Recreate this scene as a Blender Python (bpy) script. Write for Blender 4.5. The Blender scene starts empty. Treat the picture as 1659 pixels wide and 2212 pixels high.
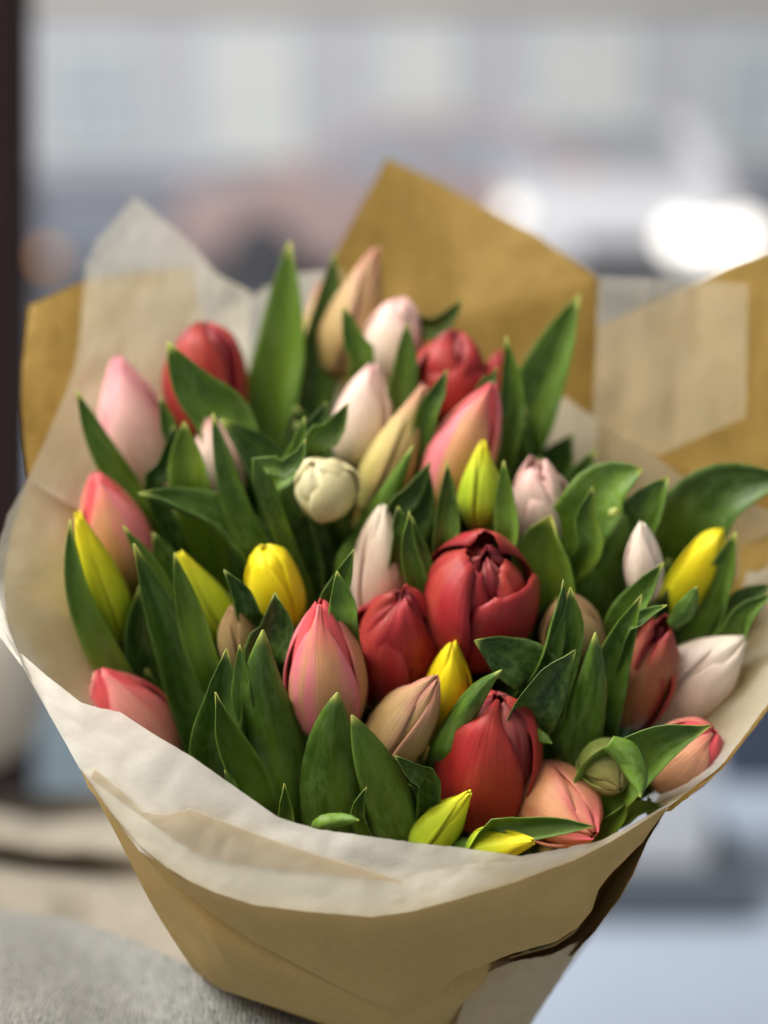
import bpy, bmesh, math, random
from mathutils import Vector, Matrix, noise

rnd = random.Random(7)
S = bpy.context.scene
COL = S.collection

# ------------------------------------------------------------------ camera
PITCH = math.radians(17.0)
HFOV = math.radians(31.0)
CAM = Vector((0, 0, 1.7))
FPX = 829.5 / math.tan(HFOV / 2)
RIGHT = Vector((1, 0, 0))
FWD = Vector((0, math.cos(PITCH), -math.sin(PITCH)))
UP = Vector((0, math.sin(PITCH), math.cos(PITCH)))

cd = bpy.data.cameras.new("camera")
cam = bpy.data.objects.new("camera", cd)
COL.objects.link(cam)
cam.location = CAM
cam.rotation_euler = (math.radians(90) - PITCH, 0, 0)
cd.sensor_fit = 'HORIZONTAL'
cd.angle = HFOV
cd.clip_start = 0.02
cd.clip_end = 400
cd.dof.use_dof = True
cd.dof.focus_distance = 0.630
cd.dof.aperture_fstop = (cd.lens / 1000.0) / 0.028
S.camera = cam

# ------------------------------------------------------------------ light
w = bpy.data.worlds.new("World")
S.world = w
w.use_nodes = True
bg = w.node_tree.nodes["Background"]
bg.inputs[0].default_value = (0.95, 0.97, 1.0, 1)
bg.inputs[1].default_value = 0.38


def area(name, loc, target, size, power, color):
    l = bpy.data.lights.new(name, 'AREA')
    l.shape = 'DISK'
    l.size = size
    l.energy = power
    l.color = color
    o = bpy.data.objects.new(name, l)
    COL.objects.link(o)
    o.location = loc
    o.rotation_euler = (Vector(target) - Vector(loc)).to_track_quat('-Z', 'Y').to_euler()
    return o


area("ceiling_lamp", (-0.60, 0.25, 2.5), (0, 0.64, 1.45), 1.0, 18.5, (1.0, 0.84, 0.62))
area("street_fill_light", (-6, 2.0, 9.0), (0, 12, 0.8), 6.0, 2250, (0.97, 0.98, 1.0))  # unseen fill added to brighten the facade and street

S.view_settings.view_transform = 'Standard'
S.view_settings.look = 'None'
S.view_settings.exposure = 0.0
S.view_settings.gamma = 1.0
S.cycles.use_denoising = True
S.cycles.max_bounces = 8
S.cycles.transparent_max_bounces = 24
S.cycles.transmission_bounces = 6
S.cycles.caustics_reflective = False
S.cycles.caustics_refractive = False


# ------------------------------------------------------------------ helpers
def P(u, v, d):
    """pixel of a 1659x2212 frame and depth in centimetres -> world point"""
    d = d / 100.0
    return CAM + RIGHT * ((u - 829.5) / FPX * d) + UP * ((1106 - v) / FPX * d) + FWD * d


def PXCM(d):
    return d / FPX


def lerp(a, b, t):
    return a + (b - a) * t


def interp(pts, x):
    if x <= pts[0][0]:
        return pts[0][1]
    for (x0, y0), (x1, y1) in zip(pts, pts[1:]):
        if x <= x1:
            return lerp(y0, y1, (x - x0) / (x1 - x0))
    return pts[-1][1]


def smooth_interp(pts, x):
    """monotone-ish Catmull-Rom through the control values"""
    if x <= pts[0][0]:
        return pts[0][1]
    n = len(pts)
    for i in range(n - 1):
        x0, y0 = pts[i]
        x1, y1 = pts[i + 1]
        if x <= x1:
            m0 = (y1 - pts[i - 1][1]) / (x1 - pts[i - 1][0]) if i else (y1 - y0) / (x1 - x0)
            m1 = (pts[i + 2][1] - y0) / (pts[i + 2][0] - x0) if i + 2 < n else (y1 - y0) / (x1 - x0)
            h = x1 - x0
            t = (x - x0) / h
            t2, t3 = t * t, t * t * t
            return (2 * t3 - 3 * t2 + 1) * y0 + (t3 - 2 * t2 + t) * h * m0 + (-2 * t3 + 3 * t2) * y1 + (t3 - t2) * h * m1
    return pts[-1][1]


def link_mesh(name, verts, faces, mat, parent=None, uvs=None, smooth=True, thick=0.0, offset=0.0):
    base = parent.location if (parent is not None and parent.type == 'EMPTY') else Vector((0, 0, 0))
    p = parent
    while p is not None and p.type != 'EMPTY':
        p = p.parent
        if p is not None and p.type == 'EMPTY':
            base = p.location
    me = bpy.data.meshes.new(name)
    me.from_pydata([tuple(Vector(v) - base) for v in verts], [], faces)
    if uvs:
        uvl = me.uv_layers.new(name="UVMap")
        for poly in me.polygons:
            for li in poly.loop_indices:
                uvl.data[li].uv = uvs[me.loops[li].vertex_index]
    if smooth:
        me.polygons.foreach_set("use_smooth", [True] * len(me.polygons))
    me.materials.append(mat)
    o = bpy.data.objects.new(name, me)
    COL.objects.link(o)
    if parent is not None:
        o.parent = parent
    if thick:
        m = o.modifiers.new("Solidify", 'SOLIDIFY')
        m.thickness = thick
        m.offset = offset
    return o


def thing(name, loc, label, cat, group=None):
    o = bpy.data.objects.new(name, None)
    o.empty_display_size = 0.02
    COL.objects.link(o)
    o.location = loc
    o["label"] = label
    o["category"] = cat
    if group:
        o["group"] = group
    return o


def grid_faces(nr, nc):
    return [(r * nc + c, r * nc + c + 1, (r + 1) * nc + c + 1, (r + 1) * nc + c) for r in range(nr - 1) for c in range(nc - 1)]


def catmull(pts, n):
    """n points along a Catmull-Rom through pts (Vectors)"""
    p = [pts[0] * 2 - pts[1]] + list(pts) + [pts[-1] * 2 - pts[-2]]
    dense = []
    for i in range(1, len(p) - 2):
        for k in range(24):
            t = k / 24
            a, b, c, d = p[i - 1], p[i], p[i + 1], p[i + 2]
            dense.append(0.5 * ((2 * b) + (c - a) * t + (2 * a - 5 * b + 4 * c - d) * t * t + (3 * b - a - 3 * c + d) * t ** 3))
    dense.append(p[-2])
    return resample(dense, n)


def resample(pts, n):
    L = [0.0]
    for a, b in zip(pts, pts[1:]):
        L.append(L[-1] + (b - a).length)
    out, j = [], 0
    for i in range(n):
        s = L[-1] * i / (n - 1)
        while j < len(L) - 2 and L[j + 1] < s:
            j += 1
        t = (s - L[j]) / max(1e-9, L[j + 1] - L[j])
        out.append(pts[j].lerp(pts[j + 1], min(1, max(0, t))))
    return out


# ------------------------------------------------------------------ materials
class NT:
    def __init__(self, name):
        self.m = bpy.data.materials.new(name)
        self.m.use_nodes = True
        self.t = self.m.node_tree
        self.t.nodes.clear()
        self.out = self.t.nodes.new('ShaderNodeOutputMaterial')

    def n(self, typ, **kw):
        nd = self.t.nodes.new('ShaderNode' + typ)
        for k, v in kw.items():
            setattr(nd, k, v)
        return nd

    def l(self, a, b):
        self.t.links.new(a, b)

    def put(self, sock, v):
        if isinstance(v, bpy.types.NodeSocket):
            self.l(v, sock)
        else:
            sock.default_value = v

    def math(self, op, a, b=0.0, c=None, clamp=False):
        nd = self.n('Math', operation=op, use_clamp=clamp)
        self.put(nd.inputs[0], a)
        self.put(nd.inputs[1], b)
        if c is not None:
            self.put(nd.inputs[2], c)
        return nd.outputs[0]

    def mix(self, fac, a, b, mode='MIX'):
        nd = self.n('Mix', data_type='RGBA', blend_type=mode)
        self.put(nd.inputs[0], fac)
        for i, v in ((6, a), (7, b)):
            self.put(nd.inputs[i], v if isinstance(v, bpy.types.NodeSocket) else (*v, 1) if len(v) == 3 else v)
        return nd.outputs[2]

    def step(self, x, lo, hi):
        nd = self.n('MapRange', interpolation_type='SMOOTHSTEP')
        self.put(nd.inputs[0], x)
        nd.inputs[1].default_value = lo
        nd.inputs[2].default_value = hi
        return nd.outputs[0]

    def ramp(self, x, stops):
        nd = self.n('ValToRGB')
        self.put(nd.inputs[0], x)
        cr = nd.color_ramp
        while len(cr.elements) > 1:
            cr.elements.remove(cr.elements[-1])
        cr.elements[0].position = stops[0][0]
        cr.elements[0].color = (*stops[0][1], 1)
        for p, c in stops[1:]:
            e = cr.elements.new(p)
            e.color = (*c, 1)
        return nd.outputs[0]

    def uv(self):
        tc = self.n('TexCoord')
        sp = self.n('SeparateXYZ')
        self.l(tc.outputs['UV'], sp.inputs[0])
        return sp.outputs[0], sp.outputs[1], tc

    def vec(self, x, y, z):
        nd = self.n('CombineXYZ')
        self.put(nd.inputs[0], x)
        self.put(nd.inputs[1], y)
        self.put(nd.inputs[2], z)
        return nd.outputs[0]

    def noise(self, vec, scale, detail=3, rough=0.5):
        nd = self.n('TexNoise')
        if vec is not None:
            self.l(vec, nd.inputs['Vector'])
        nd.inputs['Scale'].default_value = scale
        nd.inputs['Detail'].default_value = detail
        nd.inputs['Roughness'].default_value = rough
        return nd.outputs[0]

    def bump(self, h, strength, dist):
        nd = self.n('Bump')
        nd.inputs['Strength'].default_value = strength
        nd.inputs['Distance'].default_value = dist
        self.l(h, nd.inputs['Height'])
        return nd.outputs[0]

    def surface(self, col, rough=0.5, normal=None, transl=0.0, tcol=None, spec=0.4, alpha_mix=0.0, sheen=0.0):
        b = self.n('BsdfPrincipled')
        self.put(b.inputs['Base Color'], col if isinstance(col, bpy.types.NodeSocket) else (*col, 1))
        self.put(b.inputs['Roughness'], rough)
        b.inputs['Specular IOR Level'].default_value = spec
        if sheen:
            b.inputs['Sheen Weight'].default_value = sheen
        if normal is not None:
            self.l(normal, b.inputs['Normal'])
        sh = b.outputs[0]
        if transl:
            t = self.n('BsdfTranslucent')
            c = tcol if tcol is not None else col
            self.put(t.inputs[0], c if isinstance(c, bpy.types.NodeSocket) else (*c, 1))
            if normal is not None:
                self.l(normal, t.inputs['Normal'])
            mx = self.n('MixShader')
            mx.inputs[0].default_value = transl
            self.l(sh, mx.inputs[1])
            self.l(t.outputs[0], mx.inputs[2])
            sh = mx.outputs[0]
        if alpha_mix:
            tr = self.n('BsdfTransparent')
            mx = self.n('MixShader')
            self.put(mx.inputs[0], alpha_mix)
            self.l(sh, mx.inputs[1])
            self.l(tr.outputs[0], mx.inputs[2])
            sh = mx.outputs[0]
        self.l(sh, self.out.inputs[0])
        return self.m


def petal_mat(name, base, low, high, tip, edge, edge_amt=0.5, flame=None, flame_amt=0.0, streak=0.16, rough=0.42, transl=0.18):
    N = NT(name)
    x, t, _ = N.uv()
    s = N.math('ABSOLUTE', N.math('MULTIPLY_ADD', x, 2.0, -1.0))
    oi = N.n('ObjectInfo')
    rv = N.math('MULTIPLY', oi.outputs['Random'], 37.0)
    wob = N.noise(N.vec(N.math('MULTIPLY', x, 5.0), N.math('MULTIPLY', t, 3.0), rv), 1.0, 3)
    tw = N.math('ADD', t, N.math('MULTIPLY_ADD', wob, 0.24, -0.12))
    col = N.ramp(tw, [(0.0, base), (0.22, low), (0.68, high), (1.0, tip)])
    if flame:
        fn = N.noise(N.vec(N.math('MULTIPLY', x, 2.2), N.math('MULTIPLY', t, 0.55), rv), 1.0, 2)
        fine = N.noise(N.vec(N.math('MULTIPLY', x, 26.0), N.math('MULTIPLY', t, 2.0), rv), 1.0, 3)
        f = N.step(N.math('ADD', fn, N.math('MULTIPLY_ADD', fine, 0.16, -0.08)), 0.45, 0.55)
        f = N.math('MULTIPLY', f, flame_amt)
        col = N.mix(f, col, flame)
    ef = N.step(N.math('ADD', s, N.math('MULTIPLY_ADD', wob, 0.3, -0.15)), 0.62, 1.05)
    col = N.mix(N.math('MULTIPLY', ef, edge_amt), col, edge)
    st = N.noise(N.vec(N.math('MULTIPLY', x, 34.0), N.math('MULTIPLY', t, 1.6), rv), 1.0, 4, 0.6)
    val = N.math('MULTIPLY_ADD', st, 2 * streak, 1.0 - streak)
    col = N.mix(1.0, col, N.vec(val, val, val), 'MULTIPLY')
    bl = N.noise(N.vec(N.math('MULTIPLY', x, 4.0), N.math('MULTIPLY', t, 5.0), rv), 1.0, 4, 0.6)
    bv = N.math('MULTIPLY_ADD', bl, 0.44, 0.76)
    col = N.mix(1.0, col, N.vec(bv, bv, bv), 'MULTIPLY')
    nrm = N.bump(st, 0.4, 0.0012)
    return N.surface(col, N.math('MULTIPLY_ADD', bl, 0.22, rough - 0.1), nrm, transl, spec=0.36, sheen=0.03)


def leaf_mat(name, dark, light, tipc, transl=0.12):
    N = NT(name)
    x, t, _ = N.uv()
    s = N.math('ABSOLUTE', N.math('MULTIPLY_ADD', x, 2.0, -1.0))
    oi = N.n('ObjectInfo')
    rv = N.math('MULTIPLY', oi.outputs['Random'], 61.0)
    big = N.noise(N.vec(N.math('MULTIPLY', x, 2.2), N.math('MULTIPLY', t, 3.0), rv), 1.0, 3)
    st = N.noise(N.vec(N.math('MULTIPLY', x, 42.0), N.math('MULTIPLY', t, 2.6), rv), 1.0, 4, 0.62)
    mot = N.noise(N.vec(N.math('MULTIPLY', x, 7.0), N.math('MULTIPLY', t, 16.0), rv), 1.0, 5, 0.65)
    f = N.math('ADD', N.step(big, 0.28, 0.72), N.math('MULTIPLY_ADD', oi.outputs['Random'], 0.7, -0.35), clamp=True)
    col = N.mix(f, dark, light)
    v = N.math('ADD', N.math('MULTIPLY_ADD', st, 0.8, 0.50), N.math('MULTIPLY_ADD', mot, 0.5, -0.12))
    col = N.mix(1.0, col, N.vec(v, v, v), 'MULTIPLY')
    # waxy bloom: pale mottling of the leaf skin
    bloom = N.math('MULTIPLY', N.step(N.math('ADD', mot, N.math('MULTIPLY', st, 0.35)), 0.56, 0.88), 0.52)
    col = N.mix(bloom, col, (0.16, 0.25, 0.08))
    rim = N.step(s, 0.93, 1.0)
    col = N.mix(N.math('MULTIPLY', rim, 0.14), col, (0.26, 0.36, 0.07))
    tf = N.math('SUBTRACT', 1.0, N.step(t, 0.012, 0.06))
    col = N.mix(N.math('MULTIPLY', tf, 0.85), col, tipc)
    nrm = N.bump(N.math('ADD', st, N.math('MULTIPLY', mot, 0.4)), 0.3, 0.0010)
    return N.surface(col, N.math('MULTIPLY_ADD', mot, 0.22, 0.29), nrm, transl, N.mix(0.5, col, (0.20, 0.34, 0.01)), spec=0.34)


M = {}
M['pink'] = petal_mat('pale_pink_petal', (0.52, 0.45, 0.28), (0.74, 0.52, 0.44), (0.84, 0.50, 0.49), (0.80, 0.32, 0.38), (0.82, 0.31, 0.38), 0.6)
M['pale'] = petal_mat('blush_petal', (0.60, 0.55, 0.34), (0.82, 0.68, 0.52), (0.88, 0.69, 0.60), (0.86, 0.53, 0.50), (0.86, 0.54, 0.51), 0.4)
M['white'] = petal_mat('ivory_petal', (0.66, 0.62, 0.42), (0.87, 0.72, 0.60), (0.91, 0.76, 0.66), (0.91, 0.81, 0.66), (0.89, 0.67, 0.59), 0.35)
M['cream'] = petal_mat('cream_petal', (0.48, 0.46, 0.14), (0.76, 0.68, 0.30), (0.84, 0.76, 0.42), (0.86, 0.80, 0.50), (0.84, 0.78, 0.50), 0.4)
M['coral'] = petal_mat('coral_outer_petal', (0.44, 0.34, 0.09), (0.60, 0.32, 0.14), (0.64, 0.31, 0.16), (0.76, 0.14, 0.15), (0.74, 0.13, 0.16), 0.4, (0.78, 0.23, 0.27), 0.95)
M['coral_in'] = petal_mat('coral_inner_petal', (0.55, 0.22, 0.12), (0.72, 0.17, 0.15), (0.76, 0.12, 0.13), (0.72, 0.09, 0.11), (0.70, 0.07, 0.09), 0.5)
M['hotpink'] = petal_mat('rosy_petal', (0.62, 0.38, 0.28), (0.76, 0.30, 0.25), (0.80, 0.22, 0.22), (0.74, 0.10, 0.13), (0.74, 0.08, 0.11), 0.55, (0.80, 0.36, 0.32), 0.7)
M['salmon'] = petal_mat('salmon_petal', (0.48, 0.30, 0.10), (0.72, 0.32, 0.17), (0.74, 0.30, 0.20), (0.66, 0.12, 0.15), (0.62, 0.16, 0.18), 0.4, (0.74, 0.40, 0.20), 0.6)
M['red'] = petal_mat('red_petal', (0.17, 0.055, 0.02), (0.32, 0.022, 0.020), (0.39, 0.023, 0.027), (0.39, 0.032, 0.038), (0.20, 0.010, 0.016), 0.6, (0.42, 0.055, 0.035), 0.7)
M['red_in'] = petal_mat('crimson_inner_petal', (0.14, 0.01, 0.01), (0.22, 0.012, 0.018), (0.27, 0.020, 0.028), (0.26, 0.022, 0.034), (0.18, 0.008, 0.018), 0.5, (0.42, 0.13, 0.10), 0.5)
M['red_br'] = petal_mat('bright_red_petal', (0.22, 0.05, 0.015), (0.35, 0.026, 0.018), (0.41, 0.026, 0.024), (0.36, 0.024, 0.028), (0.25, 0.012, 0.018), 0.5, (0.46, 0.055, 0.035), 0.6)
M['red_olive'] = petal_mat('olive_flushed_red_petal', (0.30, 0.20, 0.07), (0.42, 0.23, 0.09), (0.44, 0.19, 0.085), (0.37, 0.035, 0.035), (0.36, 0.025, 0.03), 0.9, (0.36, 0.07, 0.05), 0.35)
M['yellow'] = petal_mat('yellow_petal', (0.46, 0.46, 0.01), (0.66, 0.62, 0.008), (0.82, 0.68, 0.008), (0.86, 0.72, 0.01), (0.80, 0.64, 0.01), 0.2, streak=0.08, transl=0.1)
M['yellow_gr'] = petal_mat('yellow_green_petal', (0.22, 0.36, 0.02), (0.38, 0.50, 0.02), (0.68, 0.66, 0.012), (0.86, 0.72, 0.015), (0.70, 0.66, 0.015), 0.3, streak=0.1, transl=0.1)
M['green_yel'] = petal_mat('lime_bud_petal', (0.20, 0.33, 0.02), (0.34, 0.48, 0.022), (0.46, 0.57, 0.025), (0.76, 0.70, 0.02), (0.50, 0.58, 0.03), 0.3, streak=0.1, transl=0.1)
M['tan'] = petal_mat('tan_bud_petal', (0.34, 0.30, 0.09), (0.48, 0.33, 0.15), (0.54, 0.35, 0.19), (0.62, 0.22, 0.19), (0.44, 0.20, 0.15), 0.6, (0.50, 0.36, 0.14), 0.5)
M['olive'] = petal_mat('straw_bud_petal', (0.40, 0.38, 0.10), (0.55, 0.46, 0.15), (0.60, 0.48, 0.19), (0.66, 0.32, 0.22), (0.46, 0.28, 0.14), 0.5)
M['brown'] = petal_mat('brown_bud_petal', (0.24, 0.20, 0.06), (0.34, 0.25, 0.10), (0.36, 0.25, 0.11), (0.34, 0.19, 0.09), (0.26, 0.12, 0.08), 0.5)
M['green'] = petal_mat('green_bud_petal', (0.12, 0.18, 0.03), (0.20, 0.26, 0.06), (0.26, 0.28, 0.08), (0.30, 0.26, 0.10), (0.22, 0.26, 0.06), 0.3)
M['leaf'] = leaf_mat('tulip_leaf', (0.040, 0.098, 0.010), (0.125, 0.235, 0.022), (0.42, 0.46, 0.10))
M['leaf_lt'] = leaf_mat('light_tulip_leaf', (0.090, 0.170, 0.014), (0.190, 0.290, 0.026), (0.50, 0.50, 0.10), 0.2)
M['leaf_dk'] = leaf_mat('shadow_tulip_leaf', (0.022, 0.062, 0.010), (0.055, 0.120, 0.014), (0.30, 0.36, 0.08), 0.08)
N = NT('tulip_stem')
M['stem'] = N.surface(N.ramp(N.noise(N.n('TexCoord').outputs['Object'], 60), [(0.3, (0.07, 0.15, 0.03)), (0.7, (0.13, 0.22, 0.05))]), 0.45, spec=0.3)


def paper(name, c1, c2, transl, tcol, alpha, fib, rough=0.7):
    N = NT(name)
    tc = N.n('TexCoord')
    o = tc.outputs['Object']
    mp = N.n('Mapping')
    mp.inputs['Scale'].default_value = (1, 1, 1.3)
    N.l(o, mp.inputs[0])
    a = N.noise(mp.outputs[0], 260, 5, 0.65)
    b = N.noise(o, 45, 5, 0.6)
    c = N.noise(o, 14, 3, 0.5)
    f = N.math('ADD', N.math('MULTIPLY', a, 0.4), N.math('ADD', N.math('MULTIPLY', b, 0.4), N.math('MULTIPLY', c, 0.25)))
    col = N.mix(N.step(f, 0.40, 0.63), c1, c2)
    h = N.math('ADD', N.math('MULTIPLY', c, 1.0), N.math('MULTIPLY', a, 0.12))
    nrm = N.bump(h, fib, 0.004)
    al = alpha
    if alpha:
        al = N.math('MULTIPLY_ADD', b, 0.24, alpha - 0.12)
    return N.surface(col, rough, nrm, transl, tcol, 0.2, al)


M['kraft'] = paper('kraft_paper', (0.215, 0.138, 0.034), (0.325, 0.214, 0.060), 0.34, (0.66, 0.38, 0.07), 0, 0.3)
M['kraft_out'] = paper('smooth_kraft_paper', (0.410, 0.268, 0.092), (0.450, 0.300, 0.108), 0.06, (0.60, 0.38, 0.12), 0, 0.12)
M['kraft_pale'] = paper('pale_kraft_back', (0.44, 0.335, 0.18), (0.49, 0.38, 0.22), 0.1, (0.60, 0.45, 0.25), 0, 0.2)
M['tissue'] = paper('tissue_paper', (0.70, 0.68, 0.58), (0.76, 0.74, 0.64), 0.42, (0.84, 0.80, 0.64), 0.46, 0.2, 0.5)
M['tissue_sheer'] = paper('sheer_tissue_paper', (0.70, 0.67, 0.55), (0.76, 0.73, 0.61), 0.40, (0.84, 0.80, 0.62), 0.72, 0.2, 0.5)
M['tissue_front'] = paper('waxed_tissue_paper', (0.76, 0.745, 0.69), (0.80, 0.785, 0.73), 0.38, (0.84, 0.78, 0.64), 0.14, 0.4, 0.45)


# ------------------------------------------------------------------ bouquet depth
def comp(z):
    return 64 + 0.8 * (z - 64)


def D(u, v):
    return comp(interp([(300, 83.5), (550, 79.0), (900, 72.5), (1300, 66.8), (1850, 63.0), (2300, 61.0)], v)) + 2.5 * ((u - 800) / 830.0) ** 2


def slope(v):
    return interp([(550, 0.22), (1000, 0.4), (1500, 0.65), (1850, 0.8)], v)


BIND = P(830, 2560, 84.0)

EGG = [(0, .30), (.06, .60), (.16, .84), (.36, 1.0), (.56, .95), (.74, .74), (.88, .46), (1, .10)]
SLIM = [(0, .34), (.08, .62), (.28, 1.0), (.48, .93), (.68, .68), (.85, .40), (1, .13)]
BLUNT = [(0, .32), (.06, .62), (.18, .86), (.40, 1.0), (.62, .97), (.80, .82), (.92, .60), (1, .14)]
GOBLET = [(0, .30), (.06, .58), (.18, .84), (.42, 1.0), (.66, .99), (.84, .86), (1, .62)]
DOME = [(0, .30), (.06, .58), (.18, .84), (.42, 1.0), (.66, .99), (.82, .86), (.93, .62), (1, .38)]
BALL = [(0, .40), (.06, .68), (.18, .90), (.42, 1.0), (.66, .97), (.82, .78), (.93, .5), (1, .16)]
CUP = [(0, .30), (.06, .58), (.2, .88), (.45, 1.0), (.7, 1.0), (.9, .92), (1, .80)]


def petal(parent, frame, R, L, prof, phi, a0, rs, hs, mat, ruffle=0.0, drop=0.16, swirl=0.05, flare=0.0, seed=0.0, thick=0.0006, nt=20, ns=15, pw=2.2, nar=0.2, lift=0.045):
    O, X, Y, Z = frame
    verts, uvs = [], []
    for i in range(nt):
        t = i / (nt - 1)
        tt = t ** 0.9
        pr = smooth_interp(prof, tt) * rs
        for j in range(ns):
            s = -1 + 2 * j / (ns - 1)
            a = a0 * (1.0 - nar * max(0.0, (t - 0.35) / 0.65) ** 2)
            ang = phi + s * a
            e = abs(s)
            rr = pr * (1 + swirl * s * (0.4 + t)) + flare * t ** 3 * (0.5 + 0.5 * e)
            rr += 0.018 * math.exp(-(s / 0.10) ** 2) * (1 - t) * pr          # midrib
            rr += lift * e ** 5 * pr * (0.3 + t) * (1 if rs > 0.95 else 0.3)
            nz = noise.noise(Vector((s * 1.7 + seed, t * 2.1, seed * 3.1)))
            rr *= 1 + 0.035 * nz
            if ruffle:
                rim = max(0.0, (t - 0.55) / 0.45) ** 1.5 + max(0, e - 0.7) * t
                rr += ruffle * rim * noise.noise(Vector((s * 3.3 + seed * 7, t * 2.5, seed)))
            hh = hs * (1 - drop * e ** pw * t ** 2)
            if ruffle:
                hh += ruffle * 0.6 * max(0.0, (t - 0.6) / 0.4) * noise.noise(Vector((s * 4.1 - seed * 5, 3.3, seed)))
            z = L * tt * hh
            r = R * rr
            verts.append(O + X * (r * math.cos(ang)) + Y * (r * math.sin(ang)) + Z * z)
            uvs.append(((s + 1) / 2, t))
    return link_mesh('petal', verts, grid_faces(nt, ns), mat, parent, uvs, True, thick, 0.0)


TULIPS = []


def tulip(tip, base, wpx, style, mat, label, mat_in=None, k=None, dz=0.0, roll=None, name='tulip'):
    i = len(TULIPS)
    r = random.Random(100 + i)
    (tu, tv), (bu, bv) = tip, base
    dt = D(tu, tv) + dz
    lp = math.hypot(tu - bu, tv - bv) * PXCM(dt)
    kk = slope(tv) if k is None else k
    db = dt + kk * lp
    T, B = P(tu, tv, dt), P(bu, bv, db)
    Z = (T - B).normalized()
    L = (T - B).length
    R = wpx / 2 * PXCM((dt + db) / 2) / 100.0
    view = (CAM - B).normalized()
    X = (view - Z * view.dot(Z)).normalized()
    Y = Z.cross(X)
    root = thing(name, BIND + Vector(((bu - 830) * 4e-5, (bv - 1300) * 2e-5, 0)), label, 'tulip', 'tulips in the wrapped bouquet')
    fr = (B, X, Y, Z)
    mo, mi = M[mat], M[mat_in or mat]
    ph = math.radians(r.uniform(-25, 25) if roll is None else roll)
    tau = 2 * math.pi / 3
    if style in ('egg', 'slim', 'blunt'):
        prof = {'egg': EGG, 'slim': SLIM, 'blunt': BLUNT}[style]
        aw = math.radians({'egg': 58, 'slim': 57, 'blunt': 58}[style])
        sw = r.choice((-1, 1)) * 0.055
        for q in range(3):
            petal(root, fr, R, L, prof, ph + q * tau, aw, 1.0, r.uniform(0.965, 1.0), mo, swirl=sw, drop=0.10, seed=i * 1.7 + q, ruffle=0.04, nar=0.42, thick=0.001, lift=0.06)
        for q in range(3):
            petal(root, fr, R, L, prof, ph + (q + 0.5) * tau, aw * 1.08, 0.885, r.uniform(0.97, 1.0), mi, swirl=-sw, drop=0.08, seed=i * 2.3 + q + 9, ruffle=0.04, nar=0.25)
    elif style == 'open':
        # loose outer cup of three petals round a tight folded heart
        sw = 0.05
        for q, (an, h, fl) in enumerate(((52, 0.82, -0.06), (180, 1.04, -0.12), (288, 0.97, -0.06))):
            petal(root, fr, R, L, CUP if q == 0 else DOME, math.radians(an), math.radians(70), 1.0, h, mo, swirl=sw, drop=0.10, seed=i * 1.7 + q, ruffle=0.06, flare=fl, pw=3.2)
        for q in range(3):
            petal(root, fr, R, L, DOME, ph + (q + 0.5) * tau, math.radians(62), 0.82, r.uniform(0.88, 0.97), mo, swirl=-0.07, drop=0.14, seed=i * 2.3 + q + 9, ruffle=0.08, pw=3)
        for q in range(3):
            petal(root, fr, R, L, BLUNT, ph + (q + 0.1) * tau, math.radians(64), 0.60, r.uniform(0.92, 1.0), mi, swirl=0.12, drop=0.12, seed=i * 2.9 + q + 17, ruffle=0.08, pw=3)
        for q in range(2):
            petal(root, fr, R, L, EGG, ph + q * math.pi, math.radians(95), 0.36, 0.86, mi, swirl=-0.2, drop=0.1, seed=i + q, ruffle=0.08, pw=3)
    else:
        # goblet: single bloom with parted tips; double / ball: rolled rims closing over each other
        prof = {'goblet': DOME, 'double': BALL, 'ball': BALL}[style]
        aw = math.radians(60)
        ru = {'goblet': 0.07, 'double': 0.09, 'ball': 0.06}[style]
        sw = r.choice((-1, 1)) * 0.06
        for q in range(3):
            petal(root, fr, R, L, prof, ph + q * tau, aw, 1.0, r.uniform(0.80, 0.97), mo, swirl=sw * 2.0, drop=0.14, seed=i * 1.7 + q, ruffle=ru, pw=2.8, lift=0.13, thick=0.0012)
        for q in range(3):
            petal(root, fr, R, L, prof, ph + (q + 0.5) * tau, aw, 0.9, r.uniform(0.97, 1.04), mo, swirl=-sw, drop=0.13, seed=i * 2.3 + q + 9, ruffle=ru * 1.2, pw=2.8)
        if style != 'goblet':
            for q in range(3):
                petal(root, fr, R, L, prof, ph + (q + 0.2) * tau, aw, 0.72, r.uniform(0.96, 1.02), mi, swirl=sw * 1.6, drop=0.14, seed=i * 2.9 + q + 17, ruffle=ru * 1.2, pw=3)
        for q in range(2):
            petal(root, fr, R, L, EGG, ph + (q + 0.3) * math.pi, math.radians(95), 0.5, 0.96, mi, swirl=-0.15, drop=0.12, seed=i * 3.1 + q + 27, ruffle=ru, pw=3)
    # stem from the flower down to the tie of the bunch
    p0 = B + Z * (0.02 * L)
    mid = B.lerp(root.location, 0.45) - Z * 0.02
    cl = catmull([p0, B - Z * 0.03, mid, root.location], 14)
    sv, sf = [], []
    for a, c in enumerate(cl):
        tg = (cl[min(a + 1, 13)] - cl[max(a - 1, 0)]).normalized()
        ax = tg.orthogonal().normalized()
        ay = tg.cross(ax)
        rad = 0.0036 if a else 0.0046
        for b in range(8):
            an = b * math.pi / 4
            sv.append(c + ax * math.cos(an) * rad + ay * math.sin(an) * rad)
    for a in range(13):
        for b in range(8):
            sf.append((a * 8 + b, a * 8 + (b + 1) % 8, (a + 1) * 8 + (b + 1) % 8, (a + 1) * 8 + b))
    sf.append(tuple(range(8)))
    link_mesh('stem', sv, sf, M['stem'], root)
    TULIPS.append(dict(root=root, stem=cl, base=B, bpx=base, tip=T))
    return root


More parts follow.
